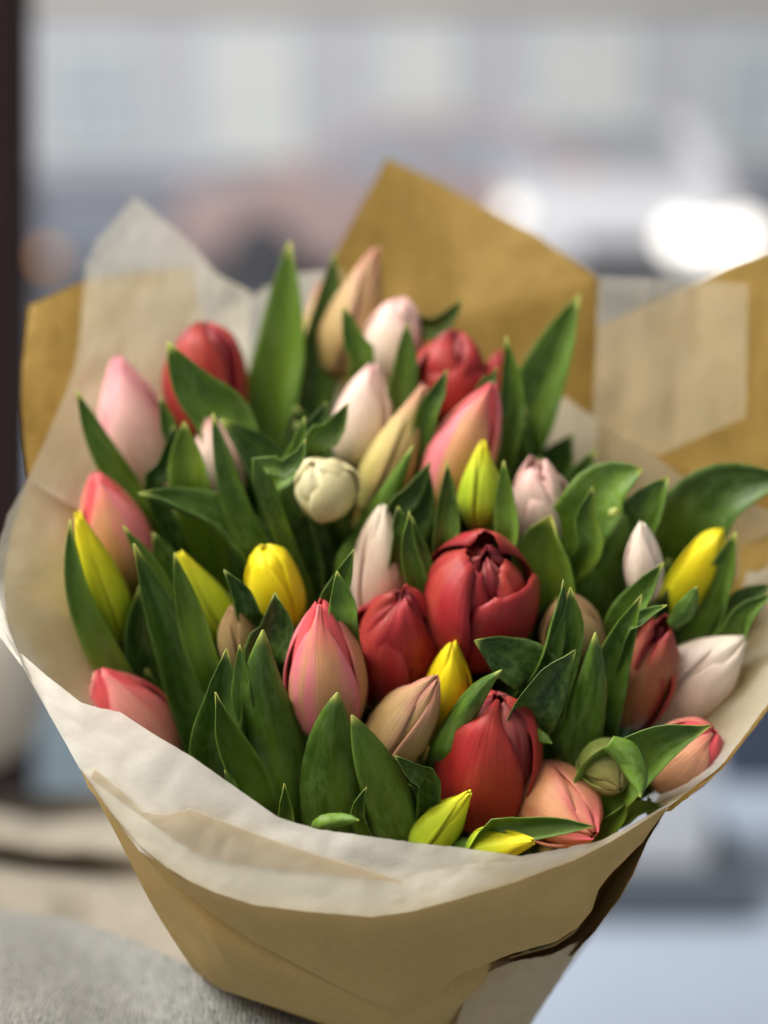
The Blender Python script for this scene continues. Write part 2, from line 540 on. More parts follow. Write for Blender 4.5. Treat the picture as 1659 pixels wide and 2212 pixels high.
def leaf(pts, wpx, roll=0.0, fold=35.0, dz=-0.8, twist=0.0, k=None, mat='leaf', owner=None, peak=0.66, sharp=0.95, hidden=True, label=None):
    """pts: pixels from tip to base along the midrib; fold>0 edges toward the viewer"""
    tu, tv = pts[0][:2]
    dt = D(tu, tv) + dz
    kk = slope(tv) if k is None else k
    W, acc = [], 0.0
    for i, p in enumerate(pts):
        if i:
            acc += math.hypot(p[0] - pts[i - 1][0], p[1] - pts[i - 1][1]) * PXCM(dt)
        W.append(P(p[0], p[1], dt + kk * acc + (p[2] if len(p) > 2 else 0)))
    vis = sum((b - a).length for a, b in zip(W, W[1:]))
    if owner is None:
        best = min(range(len(TULIPS)), key=lambda q: (TULIPS[q]['stem'][3] - W[-1]).length)
    else:
        best = owner
    tl = TULIPS[best]
    if hidden:
        cand = [c for c in tl['stem'][3:] if (c - BIND).length < (W[-1] - BIND).length - 0.015] or [tl['stem'][-2]]
        W.append(cand[min(1, len(cand) - 1)])
    n, m = 30, 9
    cl = catmull(W, n)
    tot = sum((b - a).length for a, b in zip(cl, cl[1:]))
    hw = wpx * 1.1 / 2 * PXCM(dt + kk * acc * 0.5) / 100
    fr, rr = math.radians(fold), math.radians(roll)
    hw /= max(0.45, abs(math.cos(fr) * math.cos(rr)) + 0.6 * abs(math.sin(fr) * math.sin(rr)))
    lr = random.Random(int(tu * 31 + tv))
    if not twist:
        twist = lr.uniform(-16, 16)
    asym = math.radians(lr.uniform(-15, 15))
    verts, uvs, s_acc = [], [], 0.0
    seed = tu * 0.13 + tv * 0.07
    for i, c in enumerate(cl):
        if i:
            s_acc += (cl[i] - cl[i - 1]).length
        x = s_acc / vis
        if x < peak:
            q_ = x / peak
            f = 0.03 + 0.97 * lerp(q_, q_ * (2 - q_), 0.78 if sharp > 0.8 else 1.0) ** sharp
        else:
            f = 1.0 - 0.45 * min(1, (x - peak) / max(0.3, tot / vis - peak)) ** 1.3
        tg = (cl[min(i + 1, n - 1)] - cl[max(i - 1, 0)]).normalized()
        vw = (CAM - c).normalized()
        bn = tg.cross(vw).normalized()
        nn = bn.cross(tg).normalized()
        if nn.dot(vw) < 0:
            nn = -nn
        a = rr + math.radians(twist) * x
        b2 = bn * math.cos(a) + nn * math.sin(a)
        n2 = nn * math.cos(a) - bn * math.sin(a)
        w_ = hw * f
        tipfold = 1.0 + 0.5 * max(0, 1 - x / 0.2)
        for j in range(m):
            s = -1 + 2 * j / (m - 1)
            e = abs(s)
            an = (fr + asym * (1 if s > 0 else -1)) * tipfold * (0.35 + 0.65 * e)
            an = max(-1.45, min(1.45, an))
            wav = 0.085 * noise.noise(Vector((seed, x * 2.6, s * 1.2))) * e
            verts.append(c + b2 * (w_ * s * math.cos(an)) + n2 * (w_ * (e * math.sin(an) + wav * 2.0)))
            uvs.append(((s + 1) / 2, x * 0.62))
    o = link_mesh('leaf', verts, grid_faces(n, m), M[mat], tl['root'], uvs, True, 0.0004, 0.0)
    if label:
        o['label'] = label
    return o


# ------------------------------------------------------------------ wrapping sheets
def row_pts(row, n):
    v = [Vector(p) for p in row]
    L = [0.0]
    for a, b in zip(v, v[1:]):
        L.append(L[-1] + math.hypot(a.x - b.x, a.y - b.y))
    tot = L[-1]
    # keep corners: place the n samples so that every control point is hit
    ids = [round(l / tot * (n - 1)) for l in L]
    for i in range(1, len(ids)):
        ids[i] = max(ids[i], ids[i - 1] + 1)
    ids[-1] = n - 1
    for i in range(len(ids) - 2, -1, -1):
        ids[i] = min(ids[i], ids[i + 1] - 1)
    out = [None] * n
    for (a, ia), (b, ib) in zip(zip(v, ids), zip(v[1:], ids[1:])):
        for q in range(ia, ib + 1):
            out[q] = a.lerp(b, (q - ia) / (ib - ia))
    return out


def sheet(name, parent, mat, rows, n=70, sub=12, crump=0.25, cs=0.012, label=None, curve=True, edge=1.5, squash=True):
    R_ = [row_pts(r, n) for r in rows]
    verts = []
    grid = []
    k = len(R_)
    for seg in range(k - 1):
        last = seg == k - 2
        for q in range(sub + (1 if last else 0)):
            t = q / sub
            line = []
            for c in range(n):
                if curve and k > 2:
                    a = R_[max(seg - 1, 0)][c] if seg > 0 else R_[0][c] * 2 - R_[1][c]
                    b, d = R_[seg][c], R_[seg + 1][c]
                    e = R_[seg + 2][c] if seg + 2 < k else d * 2 - b
                    p = 0.5 * ((2 * b) + (d - a) * t + (2 * a - 5 * b + 4 * d - e) * t * t + (3 * b - a - 3 * d + e) * t ** 3)
                else:
                    p = R_[seg][c].lerp(R_[seg + 1][c], t)
                line.append(p)
            grid.append(line)
    sd = len(rows[0]) * 3.7 + rows[0][0][0] * 0.01
    for line in grid:
        for p in line:
            q = Vector((p.x * cs, p.y * cs, sd))
            f1 = noise.noise(q * 0.5)
            f2 = 1 - abs(noise.noise(q * 0.8 + Vector((7, 3, 1)))) * 2
            f3 = 1 - abs(noise.noise(q * 2.1 + Vector((1, 9, 4)))) * 2
            dz = crump * (f1 + 0.7 * f2 + 0.3 * f3)
            ex = edge * noise.noise(q * 5)
            verts.append(P(p.x + ex, p.y + ex, (comp(p.z) if squash else p.z) + dz))
    o = link_mesh(name, verts, grid_faces(len(grid), n), mat, parent, None, True)
    if label:
        o['label'] = label
    return o


kraft = thing('kraft_paper_wrap', BIND, 'brown kraft paper cone wrapped round the tulips with pointed corners standing up behind', 'wrapping paper')
tissue = thing('tissue_paper_wrap', BIND, 'translucent white tissue paper lining inside the brown paper round the tulips', 'tissue paper')

K, W = M['kraft'], M['tissue']
sheet('paper_sheet', kraft, K, [
    [(690, 1010, 87), (900, 1020, 88), (1100, 1010, 88), (1285, 960, 87)],
    [(712, 770, 86), (850, 722, 87), (990, 682, 87), (1293, 607, 83.5)],
    [(725, 545, 87.5), (835, 340, 90), (960, 398, 89.5), (1055, 452, 88), (1160, 508, 86), (1293, 600, 83.2)]],
    curve=False, crump=0.15, label='tall pointed corner of brown paper at the back')
sheet('paper_sheet', kraft, K, [
    [(1282, 1000, 87), (1450, 1080, 84), (1600, 1120, 80), (1740, 1130, 77)],
    [(1288, 708, 83.5), (1510, 607, 82), (1570, 577, 81), (1659, 545, 79), (1760, 515, 77)]],
    crump=0.3, label='right corner of brown paper')
sheet('paper_sheet', kraft, K, [
    [(62, 1060, 73), (200, 1120, 75), (420, 1010, 81)],
    [(46, 850, 76), (200, 830, 79), (440, 740, 84)],
    [(62, 662, 80), (80, 652, 80.2), (170, 612, 82), (290, 590, 83.5), (415, 580, 85)]],
    crump=0.2, label='left corner of brown paper')
sheet('paper_sheet', kraft, K, [
    [(60, 1035, 73), (24, 1150, 71), (6, 1260, 69), (14, 1350, 66.5), (70, 1455, 65.5), (185, 1660, 64)],
    [(180, 1080, 76), (150, 1210, 75), (130, 1330, 74), (150, 1420, 72), (200, 1500, 70), (300, 1720, 67)],
    [(300, 1080, 84), (330, 1210, 86), (345, 1330, 86), (360, 1440, 84), (390, 1560, 80), (430, 1780, 74)]],
    crump=0.25, label='left wall of brown paper behind the tissue')
sheet('paper_sheet', kraft, K, [
    [(1740, 1100, 73), (1740, 1300, 70), (1700, 1480, 67.4), (1560, 1662, 65), (1450, 1752, 63.6)],
    [(1600, 1150, 78), (1590, 1300, 76), (1540, 1480, 74), (1480, 1620, 71), (1400, 1760, 67)]],
    crump=0.2, label='right wall of brown paper')
sheet('paper_sheet', kraft, K, [
    [(300, 1060, 84), (380, 1040, 86), (480, 990, 89), (700, 980, 90), (1000, 980, 90), (1290, 940, 87), (1500, 1020, 82), (1745, 1090, 76)],
    [(330, 1500, 86), (480, 1480, 92), (640, 1460, 95), (830, 1450, 96), (1000, 1450, 96), (1200, 1460, 93), (1350, 1480, 89), (1480, 1500, 84)],
    [(600, 2100, 88), (680, 2090, 92), (760, 2080, 94), (830, 2080, 95), (900, 2080, 95), (980, 2090, 93), (1040, 2100, 91), (1100, 2110, 88)],
    [(690, 2560, 86), (740, 2560, 88), (790, 2560, 89), (830, 2560, 90), (870, 2560, 90), (920, 2560, 89), (950, 2560, 88), (970, 2560, 86)]],
    crump=0.1, label='back wall of the paper cone')
# front cone: under sheet, outer flap, small turned flap
sheet('paper_sheet', kraft, M['kraft_out'], [
    [(176, 1664, 62.6), (300, 1836, 61.4), (553, 1964, 60.4), (803, 1988, 60.0), (1106, 1918, 60.8), (1319, 1828, 62.4), (1442, 1746, 64)],
    [(252, 1805, 63), (400, 1945, 61.3), (640, 2050, 62.2), (830, 2080, 63.3), (1050, 2040, 64.6), (1250, 1960, 84), (1392, 1820, 76)],
    [(330, 1958, 64.8), (480, 2060, 62.3), (680, 2130, 63.3), (860, 2200, 65.0), (1050, 2130, 66.5), (1200, 2060, 86), (1330, 1942, 86)],
    [(413, 2088, 67), (467, 2128, 66), (553, 2158, 66), (653, 2190, 66.4), (800, 2240, 68), (1000, 2250, 71), (1146, 2204, 74)],
    [(440, 2122, 73), (510, 2158, 72), (600, 2190, 72), (690, 2226, 72.5), (820, 2280, 74), (1000, 2300, 75), (1120, 2260, 77)],
    [(560, 2330, 82), (640, 2350, 81), (740, 2370, 79), (830, 2380, 79), (920, 2380, 79), (1000, 2370, 80), (1040, 2340, 81)],
    [(690, 2560, 84), (730, 2560, 81), (780, 2560, 80), (830, 2560, 80), (880, 2560, 80), (930, 2560, 82), (970, 2560, 84)]],
    n=80, crump=0.06, edge=0.5, label='lower sheet of the front cone')
sheet('paper_sheet', kraft, M['kraft_out'], [
    [(173, 1657, 61.3), (220, 1732, 60.6), (300, 1826, 59.9), (383, 1892, 59.4), (467, 1929, 59.1), (553, 1956, 58.9), (670, 1970, 58.7), (803, 1981, 58.6), (886, 1970, 58.6), (986, 1943, 58.8), (1106, 1908, 59.2), (1239, 1859, 60.1), (1319, 1819, 60.8), (1444, 1741, 62.4)],
    [(190, 1700, 61.3), (260, 1786, 60.6), (310, 1838, 60.2), (383, 1914, 60.2), (467, 1980, 60.6), (553, 2037, 61.2), (686, 2107, 62.5), (786, 2158, 63.6), (873, 2189, 64.3), (920, 2166, 64.2), (986, 2109, 63.6), (1106, 2060, 62.8), (1200, 2034, 62.6), (1246, 2006, 62.4), (1279, 1966, 62.2), (1293, 1922, 62.1), (1319, 1889, 62.1), (1389, 1819, 62.2), (1437, 1750, 62.4)]],
    n=120, sub=20, crump=0.07, edge=1.0, label='smooth outer flap of the front cone')
sheet('paper_flap', kraft, M['kraft_pale'], [
    [(1030, 2110, 66.0), (1106, 2078, 65.4), (1190, 2063, 65.6), (1246, 2036, 66.2), (1284, 2008, 67.5)],
    [(1000, 2170, 67.0), (1080, 2150, 66.4), (1150, 2130, 66.8), (1200, 2110, 67.4), (1238, 2074, 69)],
    [(960, 2290, 70), (1020, 2290, 69.5), (1060, 2286, 69.5), (1100, 2270, 70), (1140, 2224, 72)]],
    crump=0.12, label='pale turned paper flap low on the cone')
sheet('paper_sheet', kraft, M['kraft_out'], [
    [(1100, 2068, 64.6), (1196, 2042, 64.6), (1240, 2012, 64.4), (1270, 1968, 64.2), (1284, 1922, 64), (1310, 1889, 63.8), (1380, 1819, 63.6), (1430, 1752, 63.2)],
    [(1108, 2078, 74), (1212, 2050, 76), (1258, 2014, 77), (1292, 1974, 77), (1312, 1932, 76), (1340, 1888, 74), (1390, 1820, 70), (1436, 1750, 66)],
    [(1112, 2092, 68), (1236, 2064, 66.6), (1286, 2013, 65.6), (1309, 1980, 65), (1340, 1939, 64.4), (1369, 1886, 64), (1399, 1816, 63.6), (1443, 1743, 63.0)]],
    crump=0.03, curve=False, edge=0.5, label='open pocket fold at the right of the cone')
# tissue
sheet('tissue_sheet', tissue, W, [
    [(60, 1035, 72), (180, 1110, 74), (350, 1110, 77), (540, 1010, 80)],
    [(158, 800, 77.5), (260, 800, 79), (400, 800, 81), (540, 800, 82)],
    [(184, 582, 81.5), (300, 590, 83), (420, 600, 84), (540, 642, 84)],
    [(188, 574, 81.7), (208, 522, 82.6), (293, 425, 85), (400, 515, 85), (470, 592, 84.5), (540, 638, 84)]],
    crump=0.2, label='tall pointed corner of tissue on the left')
sheet('tissue_sheet', tissue, W, [
    [(520, 1010, 81), (640, 1010, 82), (740, 1000, 82)],
    [(430, 730, 84.6), (480, 672, 85), (540, 641, 85.5), (600, 607, 86), (645, 590, 86.2), (735, 584, 86.5)]],
    crump=0.2, label='low middle corner of tissue')
sheet('tissue_sheet', tissue, M['tissue_sheer'], [
    [(1280, 905, 78.5), (1345, 945, 78), (1420, 985, 77), (1612, 900, 76.4)],
    [(1293, 598, 82.2), (1400, 602, 81), (1500, 606, 80.2), (1616, 612, 79)]],
    crump=0.12, label='square corner of tissue on the right')
sheet('tissue_sheet', tissue, W, [
    [(1100, 1220, 84), (1300, 1250, 83), (1500, 1250, 81), (1740, 1240, 76.5)],
    [(1130, 802, 83.5), (1200, 845, 82.6), (1290, 905, 78.6), (1420, 990, 77), (1500, 1045, 76), (1740, 1130, 72.5)]],
    crump=0.25, label='low tissue edge behind the right leaves')
sheet('tissue_sheet', tissue, W, [
    [(58, 1035, 72), (18, 1110, 70), (-2, 1172, 68.4), (-10, 1260, 66.6), (0, 1350, 65), (50, 1440, 63.8), (175, 1650, 62.3)],
    [(150, 1065, 74.5), (185, 1200, 73.5), (200, 1340, 73), (210, 1420, 72), (235, 1520, 70), (260, 1580, 68), (300, 1720, 66)],
    [(300, 1065, 83), (330, 1200, 84), (340, 1340, 84), (350, 1450, 82), (370, 1550, 79), (390, 1620, 76), (420, 1760, 72)]],
    crump=0.3, label='left wall of tissue')
sheet('tissue_sheet', tissue, W, [
    [(1740, 1180, 71.5), (1740, 1400, 68), (1659, 1521, 66.2), (1600, 1600, 64.8), (1554, 1658, 64), (1443, 1743, 62.8)],
    [(1620, 1200, 76.5), (1600, 1300, 75), (1540, 1450, 73), (1500, 1540, 72), (1470, 1620, 70), (1390, 1740, 66.5)]],
    crump=0.3, label='right wall of tissue')
WF = M['tissue_front']
sheet('tissue_sheet', tissue, WF, [
    [(-6, 1368, 65), (50, 1443, 63.7), (172, 1660, 61.8), (300, 1835, 60.4), (470, 1940, 59.7), (670, 1985, 59.4), (800, 1996, 59.3), (990, 1955, 59.5), (1240, 1870, 60.8), (1442, 1748, 62.7)],
    [(-4, 1284, 66), (37, 1404, 64.8), (100, 1459, 63.8), (177, 1519, 62.6), (260, 1539, 62), (333, 1586, 61.4), (417, 1636, 60.9), (600, 1765, 60.2), (680, 1790, 60), (830, 1812, 59.9), (1000, 1832, 59.9), (1130, 1850, 60), (1300, 1815, 61), (1442, 1738, 62.8)]],
    n=120, sub=16, crump=0.13, cs=0.013, edge=2.5, label='front rim of tissue')
sheet('paper_sheet', kraft, K, [
    [(196, 1680, 61.5), (277, 1742, 60.9), (360, 1802, 60.4), (443, 1852, 60), (553, 1872, 59.8), (680, 1886, 59.6), (800, 1900, 59.5), (866, 1908, 59.5)],
    [(205, 1662, 61.5), (260, 1706, 61), (310, 1756, 60.6), (360, 1761, 60.4), (413, 1749, 60.2), (553, 1802, 59.9), (680, 1846, 59.7), (786, 1877, 59.6), (870, 1904, 59.5)]],
    n=60, crump=0.02, label='brown strip showing through the front tissue')
sheet('tissue_sheet', tissue, W, [
    [(176, 1668, 61.4), (300, 1838, 60.1), (470, 1940, 59.35), (670, 1980, 59.0), (800, 1990, 58.9), (990, 1952, 59.1), (1240, 1868, 60.4), (1442, 1747, 62.5)],
    [(200, 1655, 61.4), (260, 1704, 60.7), (310, 1754, 60.3), (360, 1759, 60.1), (413, 1747, 59.9), (553, 1800, 59.6), (680, 1844, 59.4), (786, 1874, 59.3), (863, 1901, 59.2), (906, 1888, 59.2), (1000, 1866, 59.3), (1106, 1862, 59.5), (1280, 1828, 60.6), (1443, 1740, 62.6)]],
    n=120, sub=14, crump=0.07, cs=0.02, edge=2.5, label='outer fold of front tissue')

# ------------------------------------------------------------------ tulips
T_ = tulip
T_((250, 768), (326, 1080), 152, 'egg', 'pink', 'pink tulip tallest of the left side, in front of the tall tissue corner', roll=8)
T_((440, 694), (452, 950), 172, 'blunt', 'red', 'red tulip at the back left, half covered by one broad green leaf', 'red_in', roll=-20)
T_((452, 900), (492, 1095), 108, 'egg', 'pale', 'small blush tulip peeping between leaves just below the back left red tulip')
T_((205, 1022), (292, 1275), 150, 'egg', 'coral', 'coral tulip right behind the yellow-tipped bud by the left tissue wall', 'coral_in', roll=5)
T_((165, 1106), (262, 1382), 96, 'slim', 'yellow_gr', 'long yellow-green bud clasped by a leaf at the left tissue wall', dz=-2.2, roll=62)
T_((386, 1190), (498, 1400), 96, 'slim', 'green_yel', 'lime green bud with its tip beside a narrow leaf, left of the yellow tulip', roll=58)
T_((570, 1180), (618, 1352), 112, 'blunt', 'yellow', 'bright yellow tulip above the large coral tulip in the middle', roll=-35)
T_((501, 1308), (530, 1450), 88, 'egg', 'brown', 'small brown bud just below the yellow tulip left of the middle', roll=50)
T_((213, 1445), (352, 1668), 172, 'egg', 'hotpink', 'rosy pink tulip tucked behind the front tissue rim at the lower left', 'coral_in', dz=0.8, roll=20)
T_((690, 1293), (716, 1590), 172, 'egg', 'coral', 'large peach and pink tulip at the centre, the biggest closed bloom', 'coral_in', roll=-14, dz=-2.2)
T_((826, 1090), (812, 1345), 116, 'egg', 'white', 'slender ivory tulip above the two open red tulips in the middle')
T_((676, 1004), (722, 1094), 128, 'ball', 'cream', 'round cream double tulip seen from above its crown', k=1.0, dz=-1.5)
T_((812, 531), (722, 812), 122, 'slim', 'tan', 'tan pointed bud with a pink tip, the tallest at the back', roll=64)
T_((864, 641), (836, 840), 118, 'blunt', 'pale', 'blush tulip at the back against the tall brown paper corner')
T_((805, 784), (768, 1005), 126, 'egg', 'pale', 'blush tulip behind the straw bud and above the cream tulip')
T_((916, 831), (796, 1110), 112, 'slim', 'olive', 'long straw yellow bud leaning right behind the cream double tulip', dz=-1.0, roll=60)
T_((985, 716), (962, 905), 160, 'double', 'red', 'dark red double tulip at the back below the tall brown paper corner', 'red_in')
T_((1080, 757), (1055, 905), 78, 'egg', 'red_br', 'small coral red tulip squeezed between the back red double tulip and a leaf', dz=0.8)
T_((1066, 822), (944, 1105), 142, 'egg', 'coral', 'coral tulip leaning right below the back red double tulip', 'coral_in', roll=-10, dz=-1.8)
T_((1043, 952), (1034, 1140), 94, 'slim', 'green_yel', 'lime bud with a ragged tip between two narrow leaves at the centre right', roll=48, dz=-2.0)
T_((1156, 1000), (1176, 1195), 116, 'goblet', 'pale', 'blush tulip with parted tips behind two broad green bracts', 'pale', roll=30)
T_((1386, 1127), (1396, 1295), 76, 'egg', 'white', 'small ivory tulip half hidden by a broad bract on the right', dz=-1.8)
T_((1560, 1143), (1432, 1355), 86, 'blunt', 'yellow', 'yellow tulip leaning right near the right tissue wall')
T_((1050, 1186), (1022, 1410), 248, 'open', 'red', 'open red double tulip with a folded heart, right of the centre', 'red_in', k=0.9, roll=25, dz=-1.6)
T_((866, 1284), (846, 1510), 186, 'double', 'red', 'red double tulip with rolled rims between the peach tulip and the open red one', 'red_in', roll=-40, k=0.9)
T_((978, 1387), (952, 1612), 106, 'egg', 'yellow', 'yellow tulip below the open red double tulip, above the front red tulip', roll=20)
T_((946, 1460), (806, 1660), 132, 'egg', 'tan', 'tan bud with a pink tip leaning right beside the large peach tulip', dz=-1.2, roll=72)
T_((1080, 1502), (1036, 1772), 218, 'blunt', 'red_br', 'large closed red tulip near the front rim', 'red_in', dz=-0.6, roll=-12)
T_((1286, 1806), (1148, 1690), 174, 'egg', 'salmon', 'salmon tulip hanging over the front rim below the large red tulip', k=1.2, dz=-0.6)
T_((1016, 1710), (898, 1850), 92, 'slim', 'green_yel', 'lime bud standing over the front tissue rim, tip touching the red tulip', dz=-0.6, roll=70)
T_((1154, 1817), (1016, 1830), 76, 'slim', 'yellow_gr', 'yellow-green bud lying along the front tissue rim', k=1.0, dz=-2.2)
T_((1432, 1348), (1350, 1556), 140, 'goblet', 'red_olive', 'red tulip flushed olive with a ruffled mouth, beside the large ivory tulip', 'red_in', k=0.7, dz=-0.5)
T_((1612, 1374), (1400, 1548), 156, 'egg', 'white', 'large ivory tulip leaning right by the right tissue wall', k=0.5, roll=50)
T_((1545, 1580), (1412, 1688), 146, 'blunt', 'salmon', 'coral pink tulip with a curled mouth against the right tissue rim', 'coral_in', k=0.5, dz=-1.2)
T_((1342, 1706), (1286, 1622), 116, 'egg', 'green', 'round green bud under a curled leaf near the right rim', k=1.1, dz=-0.6)
T_((1226, 1284), (1244, 1430), 138, 'egg', 'brown', 'brown bud mostly hidden behind narrow leaves right of the open red tulip')
T_((692, 606), (634, 900), 60, 'slim', 'olive', 'straw bud half hidden behind the tall upright leaf at the back', dz=4.5)
T_((556, 1394), (548, 1530), 42, 'slim', 'yellow_gr', 'thin yellow-green bud showing only its tip behind a leaf, lower left of centre', dz=0.5)

# ------------------------------------------------------------------ leaves
Lf = leaf
Lf([(626, 521), (612, 740), (588, 1000)], 112, 5, 26, -0.6)
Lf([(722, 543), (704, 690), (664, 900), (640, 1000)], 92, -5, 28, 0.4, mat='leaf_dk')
Lf([(740, 660), (760, 735), (778, 830)], 56, 20, 40, -1.5)
Lf([(1000, 647), (950, 705), (880, 775)], 52, 20, 35, 0)
Lf([(878, 697), (874, 790), (860, 900)], 60, 10, 30, -1.8)
Lf([(1252, 635), (1192, 770), (1140, 900), (1100, 1020)], 112, 5, 30, -2.0)
Lf([(1093, 726), (1106, 850), (1090, 950), (1060, 1060)], 66, -15, 38, -2.6)
Lf([(965, 798), (945, 855), (912, 940)], 46, -20, 40, -2.2)
Lf([(1074, 794), (1062, 830), (1040, 880)], 26, 0, 40, -2)
Lf([(752, 870), (715, 930), (676, 1000)], 58, 15, 40, -2.4)
Lf([(706, 868), (682, 925), (660, 980)], 40, 0, 40, -1.2, mat='leaf_dk')
Lf([(658, 900), (648, 960), (622, 1030), (600, 1080)], 44, -10, 34, -2.2)
Lf([(660, 948), (648, 985), (612, 1018), (574, 1048)], 42, 10, 30, -3.4)
Lf([(362, 738), (420, 830), (485, 900), (530, 1010)], 120, -15, 28, -3.6, mat='leaf')
Lf([(346, 857), (362, 920), (380, 980)], 34, 0, 40, -1)
Lf([(165, 842), (215, 950), (280, 1060), (310, 1120)], 66, -20, 40, -2.6)
Lf([(398, 911), (404, 990), (424, 1090)], 82, 10, 34, -1.6, mat='leaf_lt')
Lf([(376, 918), (358, 1000), (340, 1090)], 44, 25, 40, -1, mat='leaf_dk')
Lf([(460, 892), (492, 990), (540, 1130), (580, 1230)], 76, -30, 40, -3.0)
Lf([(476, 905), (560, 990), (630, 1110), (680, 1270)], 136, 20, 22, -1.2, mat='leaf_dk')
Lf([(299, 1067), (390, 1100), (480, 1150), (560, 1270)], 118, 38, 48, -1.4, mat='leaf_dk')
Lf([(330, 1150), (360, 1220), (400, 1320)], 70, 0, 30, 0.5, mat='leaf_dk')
Lf([(152, 1122), (182, 1270), (240, 1400), (300, 1520)], 84, -35, 42, -3.4)
Lf([(267, 1136), (340, 1230), (400, 1340)], 52, -20, 38, -1.6)
Lf([(289, 1174), (345, 1310), (400, 1460), (450, 1650)], 100, -10, 36, -2.6)
Lf([(377, 1194), (412, 1310), (470, 1470)], 66, -10, 36, -2.2, mat='leaf_lt')
Lf([(302, 1266), (300, 1370), (350, 1560), (380, 1650)], 118, 25, 30, 1.0, mat='leaf_dk')
Lf([(484, 1231), (530, 1280), (572, 1350)], 60, -25, 50, -1.5, mat='leaf_dk')
Lf([(594, 1281), (598, 1350), (590, 1450)], 92, 5, 36, -1.4, mat='leaf_dk')
Lf([(568, 1361), (566, 1480), (594, 1620), (608, 1790)], 122, 0, -26, -3.4)
Lf([(489, 1402), (482, 1500), (474, 1680)], 104, 10, 34, -2.2)
Lf([(518, 1392), (524, 1460), (530, 1540)], 38, 0, 34, -2.6)
Lf([(465, 1495), (484, 1590), (520, 1680), (560, 1780)], 96, 25, 46, -2.4)
Lf([(729, 1496), (716, 1620), (718, 1820)], 122, 0, -24, -2.6)
Lf([(760, 1545), (800, 1640), (836, 1740), (856, 1850)], 104, -10, -30, -3.0)
Lf([(613, 1417), (620, 1490), (626, 1580)], 30, 0, 34, 0.8, mat='leaf_dk')
Lf([(764, 1187), (738, 1250), (712, 1350)], 54, 15, 40, -2.8)
Lf([(728, 1234), (738, 1300), (742, 1370)], 56, 0, 34, -3.0)
Lf([(860, 1093), (862, 1130), (858, 1200)], 34, 0, 30, -1.2, sharp=0.5)
Lf([(884, 1104), (878, 1190), (908, 1310)], 52, 30, 45, -2.0)
Lf([(888, 1115), (918, 1220), (930, 1320)], 60, -15, 25, -0.8, mat='leaf_dk')
Lf([(930, 997), (885, 1060), (838, 1130)], 58, 30, 44, -1.2)
Lf([(893, 962), (858, 1030), (790, 1150), (740, 1260)], 52, -10, -30, -1.6)
Lf([(926, 1010), (910, 1100), (890, 1190)], 58, 10, 30, -0.6, mat='leaf_dk')
Lf([(966, 997), (964, 1090), (956, 1220)], 56, 25, 44, -2.0)
Lf([(1088, 995), (1096, 1080), (1092, 1200)], 54, -15, 38, -2.2)
Lf([(1389, 1012), (1310, 1052), (1240, 1150)], 126, -5, 18, -2.6)
Lf([(1444, 1030), (1402, 1090), (1360, 1200)], 96, 5, 28, -2.4)
Lf([(1704, 1030), (1560, 1060), (1480, 1140), (1430, 1260)], 160, 5, 24, -2.6, mat='leaf_dk')
Lf([(1281, 1051), (1262, 1120), (1250, 1220)], 52, 0, 34, -2.2, mat='leaf_lt')
Lf([(1190, 1113), (1182, 1190), (1186, 1300), (1200, 1400)], 132, 0, 40, -0.6, sharp=0.55, peak=0.5, mat='leaf_lt')
Lf([(1333, 1097), (1306, 1200), (1290, 1290), (1276, 1400)], 138, 0, -32, -1.2, twist=0.1, sharp=0.65, peak=0.5)
Lf([(1590, 1149), (1562, 1260), (1500, 1410)], 88, -20, 34, -1.2)
Lf([(1668, 1282), (1610, 1330), (1560, 1410)], 60, -20, 42, -1.5)
Lf([(1670, 1262), (1600, 1300), (1540, 1400)], 70, 20, 20, -0.2, mat='leaf_dk')
Lf([(1434, 1216), (1404, 1270), (1340, 1400)], 76, -25, 42, -2.4)
Lf([(1506, 1267), (1482, 1310), (1446, 1352)], 42, -10, -30, -2.6, hidden=False)
Lf([(1441, 1307), (1390, 1340), (1340, 1400)], 42, -20, 40, -3.0)
Lf([(1386, 1285), (1352, 1360), (1318, 1450), (1290, 1580)], 82, -10, 36, -2.8)
Lf([(1217, 1252), (1200, 1330), (1150, 1470)], 50, 30, 42, -3.2)
Lf([(1232, 1269), (1236, 1350), (1196, 1470), (1180, 1540)], 86, -10, 34, -2.8)
Lf([(1243, 1404), (1180, 1470), (1115, 1600)], 112, 12, 34, -2.8, mat='leaf_dk')
Lf([(1286, 1366), (1278, 1470), (1250, 1600), (1240, 1720)], 84, 0, -26, -3.0)
Lf([(1026, 1384), (1085, 1412), (1165, 1480)], 104, -5, 16, -1.2, mat='leaf_dk')
Lf([(1084, 1447), (1036, 1490), (990, 1560), (950, 1650)], 60, -20, -36, -3.0)
Lf([(1536, 1567), (1420, 1600), (1310, 1680), (1270, 1760)], 132, 34, 40, -4.6)
Lf([(1384, 1724), (1380, 1684), (1358, 1634), (1316, 1604)], 60, 10, -34, -3.0, k=0.15, hidden=False)
Lf([(1441, 1740), (1370, 1738), (1300, 1772)], 46, 20, 42, -0.8, k=0.6)
Lf([(1284, 1785), (1205, 1778), (1120, 1780), (1050, 1800)], 62, 30, 44, -3.0, k=0.4)
Lf([(1192, 1606), (1165, 1590), (1140, 1600)], 28, 0, -30, -0.5)
Lf([(852, 1632), (890, 1660), (930, 1720)], 52, -15, 44, -1.0, mat='leaf_dk')
Lf([(876, 1690), (900, 1730), (915, 1800)], 66, 0, 30, 0.9, mat='leaf_dk')
Lf([(792, 1700), (768, 1740), (774, 1800)], 40, 30, 48, -1.6)
Lf([(776, 1772), (735, 1772), (690, 1800)], 34, 0, -36, -1.6, k=0.6)
Lf([(614, 1692), (612, 1750), (620, 1830)], 44, 20, 46, -1.4)
Lf([(1400, 1720), (1404, 1750), (1400, 1790)], 24, 0, -30, 0.4)
Lf([(485, 1664), (500, 1690), (520, 1730)], 22, 0, -30, -0.6)
